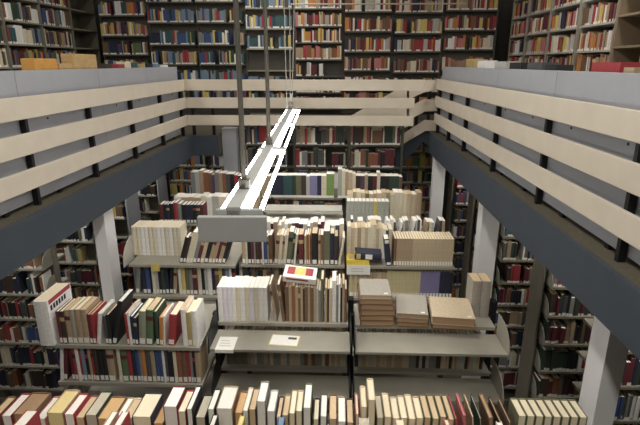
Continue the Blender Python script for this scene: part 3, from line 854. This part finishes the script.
def mass(seq, x0, x1, y, z, d=0.15, label=True):
    for i, x, t in pack(seq, x0, x1):
        c, w, h, a = seq[i]
        base = len(STUFF.v); zb = z + 0.001; lz = zb + 0.03
        sh = math.tan(R(a)) * h
        STUFF.v += [(x, y, zb), (x + t, y, zb), (x + t + sh * 0.1, y, lz), (x + sh * 0.1, y, lz), (x + t + sh, y, zb + h), (x + sh, y, zb + h),
                    (x + t, y + d, zb), (x, y + d, zb), (x + t + sh, y + d, zb + h), (x + sh, y + d, zb + h)]
        ci = STUFF.mi(MATS[c]); li = STUFF.mi(M_LABEL) if label else ci; pi = STUFF.mi(MATS['pgwhite'])
        for q4, mm in (((0, 1, 2, 3), li), ((3, 2, 4, 5), ci), ((5, 4, 8, 9), pi), ((1, 6, 8, 4, 2), ci), ((7, 0, 3, 5, 9), ci), ((6, 7, 9, 8), pi), ((0, 7, 6, 1), ci)):
            STUFF.f.append(tuple(base + k for k in q4)); STUFF.m.append(mm)


BK = [(random.choice(['white', 'cream', 'lgrey', 'tan', 'dgrey', 'navy', 'maroon']), random.uniform(2.2, 4.2), random.uniform(.255, .30), 0.0) for _ in range(27)]
mass(BK, -0.75, 0.065, 3.93, Z2, 0.15, False)
BK = [(random.choice(['white', 'cream', 'lgrey', 'tan', 'dgrey', 'grey']), random.uniform(2.2, 4.2), random.uniform(.25, .29), random.choice((0, 0, 0, 9))) for _ in range(24)]
mass(BK, 0.125, 0.94, 4.06, Z2, 0.12, False)
mass([(random.choice(['white', 'cream', 'tan', 'lgrey']), random.uniform(3, 5), random.uniform(.215, .24), 0.0) for _ in range(13)], X(174, 205, 5.0), -0.84, 5.02, Z3, 0.16, False)
mass(parse('grey 6 31, lgrey 6 31, tan 6 33, rust 7 31, brown 5 30, violet 4 28, grey 6 31, tan 5 30, rust 5 30, dgrey 6 29, black 6 29, red 5 28, maroon 5 27'), X(192, 196, 5.84), X(242, 196, 5.84), 5.845, Z4)
mass(parse('tan 6 28, tan 5 27, navy 5 28, navy 5 28, navy 5 28, teal 5 28, teal 5 28, dgreen 5 28, olive 6 28, dbrown 6 28, lgrey 4 27, lilac 5 28, lilac 4 28, navy 5 28, cream 6 28, lime 4 30, lime 5 30'), X(262, 196, 5.84), X(334, 196, 5.84), 5.845, Z4, label=True)
mass(parse('grgreen 5 36, cream 4 34, tan 4 33, sand 5 32, cream 4 30, dbrown 6 28, violet 5 28, tan 4 29, black 6 28, maroon 5 28, cream 4 32, black 6 28, black 5 28, dgreen 6 28, dgreen 6 28, brown 4 27'), X(334.5, 190, 5.84) + .04, X(402, 190, 5.84), 5.845, Z4)
far_books((CX[1] + 0.03, 5.85, 0), (1, 0, 0), (0, 1, 0), CX[2] - CX[1] - 0.06, -1.86, MIX_DARK, 0.18, 0.22, d=0.16)
far_books((CX[0] + 0.03, 5.85, 0), (1, 0, 0), (0, 1, 0), CX[1] - CX[0] - 0.06, -1.86, MIX_DARK, 0.18, 0.22, d=0.16)
far_books((CX[1] + 0.03, 4.83, 0), (1, 0, 0), (0, 1, 0), CX[2] - CX[1] - 0.06, -1.92, MIX_DARK, 0.18, 0.24, d=0.16)
far_books((CX[0] + 0.03, 4.83, 0), (1, 0, 0), (0, 1, 0), CX[1] - CX[0] - 0.06, -1.92, MIX_DARK, 0.18, 0.24, d=0.16)

so = STUFF.build('shelved_books', fix=False)
so['kind'] = 'stuff'; so['label'] = 'many small books standing on the far, side and upper shelves'; so['category'] = 'books'

# --- nearest row: fore-edges and tops face the viewer; (left px, right px, height cm, pages, cover)
FRONT = [
    ('S', 'the big red book'),
    (-11, -2, 22, 'pgtan', 'brown'), (0, 10, 22, 'pgwhite', 'red'), (13, 33, 23.5, 'pgbrown', 'brown'), (35, 45, 21.5, 'pgwhite', 'pink'), (46, 62, 24, 'pgyellow', 'tan'),
    (63, 73, 23.5, 'pgwhite', 'red'), (74, 83, 22, 'pgtan', 'red'), (84, 96, 23.5, 'pggrey', 'dgreen'), (97, 113, 22.5, 'pgorange', 'brown'), (114, 121, 22, 'pgwhite', 'tan'),
    (122, 131, 22.5, 'pgtan', 'ltan'), (132, 151, 24, 'pgcream', 'navy'), (152, 162, 20, 'pgorange', 'brown'),
    ('S', 'the stout book with a navy cover'),
    (163, 177, 25.5, 'pgwhite', 'maroon'), (178, 186, 24, 'pgcream', 'red'), (187, 193, 25.5, 'pgwhite', 'black'), (195, 205, 21, 'pggrey', 'black'), (207, 214, 24.5, 'pgwhite', 'dgreen'),
    (216, 232, 25, 'pgwhite', 'tan'), (234, 242, 23, 'pgorange', 'rust'), (243, 248, 25, 'pgwhite', 'cream'), (249, 256, 26, 'pgtan', 'brown'),
    (257, 266, 30, 'pgwhite', 'grey'),
    ('S', 'the tall grey-bound white-edged book'),
    (267, 275, 25, 'pgwhite', 'lgrey'), (276, 281, 22, 'pgtan', 'navy'), (282, 288, 22.5, 'pgtan', 'tan'), (289, 295, 24, 'pgcream', 'tan'), (296, 302, 25.5, 'pgcream', 'ltan'),
    (303, 311, 27, 'pgwhite', 'olive'), (313, 319, 21, 'pgcream', 'black'), (320, 327, 22.5, 'pgwhite', 'dgrey'), (329, 337, 21, 'pgtan', 'brown'), (338, 346, 21, 'pgwhite', 'tan'),
    (347, 354, 20.5, 'pgtan', 'dbrown'), (356, 359, 23, 'pgcream', 'pink'),
    ('S', 'the thin faded-red book'),
    (361, 367, 27, 'pgcream', 'sand'), (368, 375, 31.5, 'pgcream', 'sand'), (377, 384, 22.5, 'pggrey', 'olive'),
    (385, 392, 22.5, 'pgcream', 'sand'), (393, 400, 22.5, 'pgcream', 'sand'), (401, 408, 22.5, 'pgcream', 'sand'), (409, 416, 22.5, 'pgcream', 'sand'), (417, 424, 22.5, 'pgcream', 'sand'),
    (425, 432, 22.5, 'pgtan', 'olive'), (433, 440, 22.5, 'pgtan', 'olive'), (441, 448, 22.5, 'pgtan', 'olive'), (449, 455, 22.5, 'pgtan', 'olive'),
    ('S', 'the olive-bound foursome'),
    (457, 464, 23, 'pgred', 'red'), (465, 473, 25, 'pgred', 'pink'), (474, 481, 24, 'pgcream', 'tan'), (482, 489, 23, 'pggrey', 'dgreen'), (491, 501, 23.5, 'pgbrown', 'brown'), (502, 510, 21, 'pgbrown', 'dbrown'),
    (511, 518, 22, 'pgtan', 'brown'),
    ('S', 'the brown books'),
]
FRONT += [(521 + 8.9 * k, 521 + 8.9 * (k + 1) - 0.5, 22, 'pgcream', 'olive') for k in range(8)]
seg, n = '', 0
YN = 1.735
for e in FRONT:
    if e[0] == 'S':
        seg, n = e[1], 0; continue
    a, b, h, pg, cv = e
    h = h / 100 - (0.038 if a < 155 else 0.008 if a < 350 else 0) + (0.012 if a >= 521 else 0)
    zt = Z0 + h
    # the px edges were read on the near top edge
    k = lambda px: at(px, 414, YN).x
    xa, xb = k(a), k(b)
    set8 = a >= 521
    lab = (f'cream-edged matching volume, {ORD[n]} right of {seg} on the nearest shelf' if set8 else
           f'{size_word(xb - xa, h)} {PAL[pg][1]} book bound {PAL[cv][1]}, {ORD[n]} right of {seg}, nearest shelf').strip()
    if len(lab.split()) > 16:
        lab = lab.replace(', nearest shelf', '')
    ln = -7.0 if 457 <= a < 519 else 0.0
    if ln:
        xa += 0.022
    book('bound_journal' if set8 else 'book', lab, xa, YN + (0.02 if set8 else random.uniform(-0.006, 0.012)), Z0 + 0.0006, xb - xa - 0.0008, h, random.uniform(0.135, 0.165) if not set8 else 0.118, cv, pg, 1, ln, False,
         group='matching cream-edged volumes at the end of the nearest shelf' if set8 else None)
    n += 1
NEAR = [(-2, 11, 28, 'pgwhite', 'red', 'big red book at the near left end of the nearest shelf'), (91, 98, 28.5, 'pgwhite', 'tan', 'thin white-topped book in front of the orange-tan-edged one, nearest shelf'),
        (102, 110, 28.5, 'pgwhite', 'red', 'red-bound white-topped book in front of the thin pale one, nearest shelf'), (201, 207, 28, 'pgwhite', 'black', 'thin black-bound book in front of the white-topped ones, nearest shelf'),
        (231, 236, 28, 'pgyellow', 'yellow', 'thin yellow book in front of the widest white-topped one, nearest shelf'), (273, 280, 28, 'lblue', 'blue', 'light blue book in front of the tall white-topped one, nearest shelf'),
        (361, 372, 28.5, 'pggrey', 'lgrey', 'pale grey-violet book in front of the two tall cream ones, nearest shelf'), (402, 410, 28, 'pgcream', 'cream', 'cream book pulled forward from the sand-bound set, nearest shelf'),
        (455, 460, 28.5, 'pgcream', 'pink', 'thin faded-red book in front of the red pair, nearest shelf'), (513, 519, 28, 'pgwhite', 'white', 'thin white book beside the matching cream volumes, nearest shelf')]
for a, b, h, pg, cv, lab in NEAR:
    xa, xb = at(a, 424, 1.5).x, at(b, 424, 1.5).x
    book('book', lab, xa, 1.515, Z0 + 0.0006, xb - xa, h / 100, 0.145, cv, pg, -1, 0, True)

# ================================================================== things on the carrel tops
def ctop(side):
    return -0.047 - 0.05 + 0.0008


def block_thing(name, label, cat, x0, x1, y0, y1, z, h, m, m2=None, partname='body'):
    t = thing(name, label, cat, ((x0 + x1) / 2, (y0 + y1) / 2, z), None)
    w, d = (x1 - x0) / 2, (y1 - y0) / 2
    MB().box(-w, w, -d, d, 0, h, m).build(partname, t, bevel=0.003)
    if m2 is not None:
        MB().box(-w * 0.9, w * 0.9, -d * 0.9, d * 0.9, h - 0.004, h + 0.003, m2).build('lid', t)
    return t


zt = ctop('l')
yA = lambda px: on_x(px)


def on_x(px, X0):                                   # depth at which a column of pixels meets the plane x = X0
    d = _f + _r * ((px - 320) / F_PX) - _u * ((66 - 212.5) / F_PX)
    return d.y * (X0 / d.x)


xl = XL - 0.14
block_thing('box', 'orange wooden box on the left carrel top, near the bookcase', 'box', xl - 0.07, xl + 0.03, on_x(31, xl), on_x(54, xl), zt, 0.125, M_OWOOD, M_WOOD)
block_thing('box', 'low pale wooden box between two taller ones on the left carrel top', 'box', xl - 0.07, xl + 0.03, on_x(55.5, xl), on_x(69, xl), zt, 0.09, M_WOOD, M_OWOOD)
block_thing('box', 'tall pale wooden box on the left carrel top', 'box', xl - 0.07, xl + 0.03, on_x(70.5, xl), on_x(94, xl), zt, 0.165, M_WOOD, M_WOOD)
cols = ['dbrown', 'red', 'cream', 'teal', 'mustard', 'navy', 'lblue', 'white']
for k, px in enumerate((104, 117, 124, 131, 139, 147, 155, 163)):
    ya = on_x(px, xl); yb = ya + 0.14
    hgt = (0.09, 0.085, 0.11, 0.10, 0.09, 0.085, 0.08, 0.075)[k]
    o = book('book', f'{PAL[cols[k]][1]} book lying on the left carrel top, {ORD[k]} beyond the tall wooden box', xl + 0.02, ya, zt, 0.14, hgt, 0.10, cols[k], 'pgcream', -1, 0, False)
    o.rotation_euler = (0, 0, R(90))
xr = XR + 0.14
items = [(625, 591, 0.10, 'red', 'red hardback book with white edges lying on the right carrel top'), (640, 628, 0.075, 'tan', 'tan book lying on the right carrel top beside the red one'),
         (560, 548, 0.085, 'black', 'black book on the right carrel top beyond the red one'), (545, 530, 0.10, 'dgrey', 'dark grey book on the right carrel top, second beyond the red one'),
         (524, 512, 0.10, 'black', 'black book standing mid-way along the right carrel tops'), (508, 494, 0.11, 'lgrey', 'pale grey book on the right carrel top beside a black one'),
         (488, 478, 0.12, 'white', 'white book on the right carrel top, near the far end'), (475, 462, 0.14, 'mustard', 'mustard book on the right carrel top at the far end'), (459, 450, 0.12, 'brown', 'brown book on the right carrel top nearest the far corner')]
for pa, pb, hgt, c, lab in items:
    ya, yb = on_x(pa, xr), on_x(pb, xr)
    o = book('book', lab, xr + 0.03, ya, zt, min(0.30, yb - ya - 0.01), hgt, 0.12, c, 'pgwhite', -1, 0, False)
    o.rotation_euler = (0, 0, R(-90))
    o.location.x, o.location.y = xr - 0.03, ya + min(0.30, yb - ya - 0.01)

# ================================================================== lamps
# hanging fluorescent line over the opening
PA, PB = Vector((-0.372, 1.80, -0.55)), Vector((-0.55, 6.2, -0.55))
dirv = (PB - PA).normalized(); total = (PB - PA).length
ang = math.atan2(dirv.x, dirv.y)
nseg = 3
for k in range(nseg):
    p = PA + dirv * (total * k / nseg)
    ln = total / nseg - 0.03
    t = thing('fluorescent_lamp', ('long hanging fluorescent lamp with grey end plate, nearest of the line', 'hanging fluorescent lamp in the middle of the line', 'hanging fluorescent lamp at the far end of the line')[k],
              'lamp', tuple(p), 'fluorescent lamps hanging over the opening')
    t.rotation_euler = (0, 0, -ang)
    MB().box(-0.056, 0.002, 0.0, ln, -0.03, 0.02, M_HOUSING).build('housing', t, bevel=0.004)
    MB().box(-0.062, 0.008, 0.0, ln, -0.036, -0.031, M_HOUSING).build('reflector', t)
    for x in (-0.082, 0.024, 0.074):
        MB().tube((x, 0.03, -0.012), (x, ln - 0.03, -0.012), 0.0085, M_TUBE, 12).build('tube', t)
    for y in (0.0, ln - 0.03):
        MB().box(-0.094, 0.086, y, y + 0.028, -0.03, 0.006, M_HOUSING).build('socket', t)
    if k == 0:
        MB().box(-0.162, 0.102, -0.03, -0.002, -0.115, -0.012, M_HOUSING).build('end_plate', t, bevel=0.004)
        ry = 0.30
    else:
        ry = 0.05
    rx = -0.025 if k == 0 else -0.03
    if k < 2:
        MB().tube((rx, ry, 0.02), (rx, ry, CEIL_Z - p.z), 0.011 if k == 0 else 0.013, M_ROD, 10).build('hanging_rod', t)
        MB().tube((rx, ry, 0.018), (rx, ry, 0.06), 0.026, M_DARKST, 12).build('rod_collar', t)
    else:
        for xx, yy in ((-0.07, ln - 0.5), (0.0, ln - 0.12), (0.08, ln - 0.06)):
            MB().tube((xx * 0.25 - 0.03, yy, 0.02), (xx, yy, CEIL_Z - p.z), 0.0045, M_PALE, 8).build('hanging_wire', t)
        MB().box(-0.05, 0.0, ln - 0.16, ln - 0.02, 0.02, 0.09, M_DARKST).build('ballast', t)
t = thing('conduit', 'thin pale conduit running level in front of the upper back bookcases', 'pipe', (0.6, 8.25, CEIL_Z))
zc = at(370, 4, 8.25).z - CEIL_Z
MB().tube((-1.35, 0, zc), (1.35, 0, zc), 0.012, M_PALE, 8).build('pipe', t)
for x in (-1.3, 1.3):
    MB().tube((x, 0, zc + 0.01), (x, 0, 0), 0.006, M_PALE, 8).build('hanger', t)
# ceiling luminaires, all out of view; the one behind the camera is added fill
for k, (x, y, e) in enumerate(LAMPS):
    t = thing('ceiling_light', f'long white unseen ceiling light above the hall, {ORD[k]} of the ceiling lights', 'light', (x, y, CEIL_Z), 'ceiling lights')
    MB().box(-0.18, 0.18, -0.65, 0.65, -0.08, -0.0005, M_WHITE).build('housing', t)
    MB().box(-0.15, 0.15, -0.6, 0.6, -0.09, -0.081, M_LABEL).build('diffuser', t)
print('BOOKS', COUNT, 'stuff faces', len(STUFF.f), 'objects', len(SC.objects))
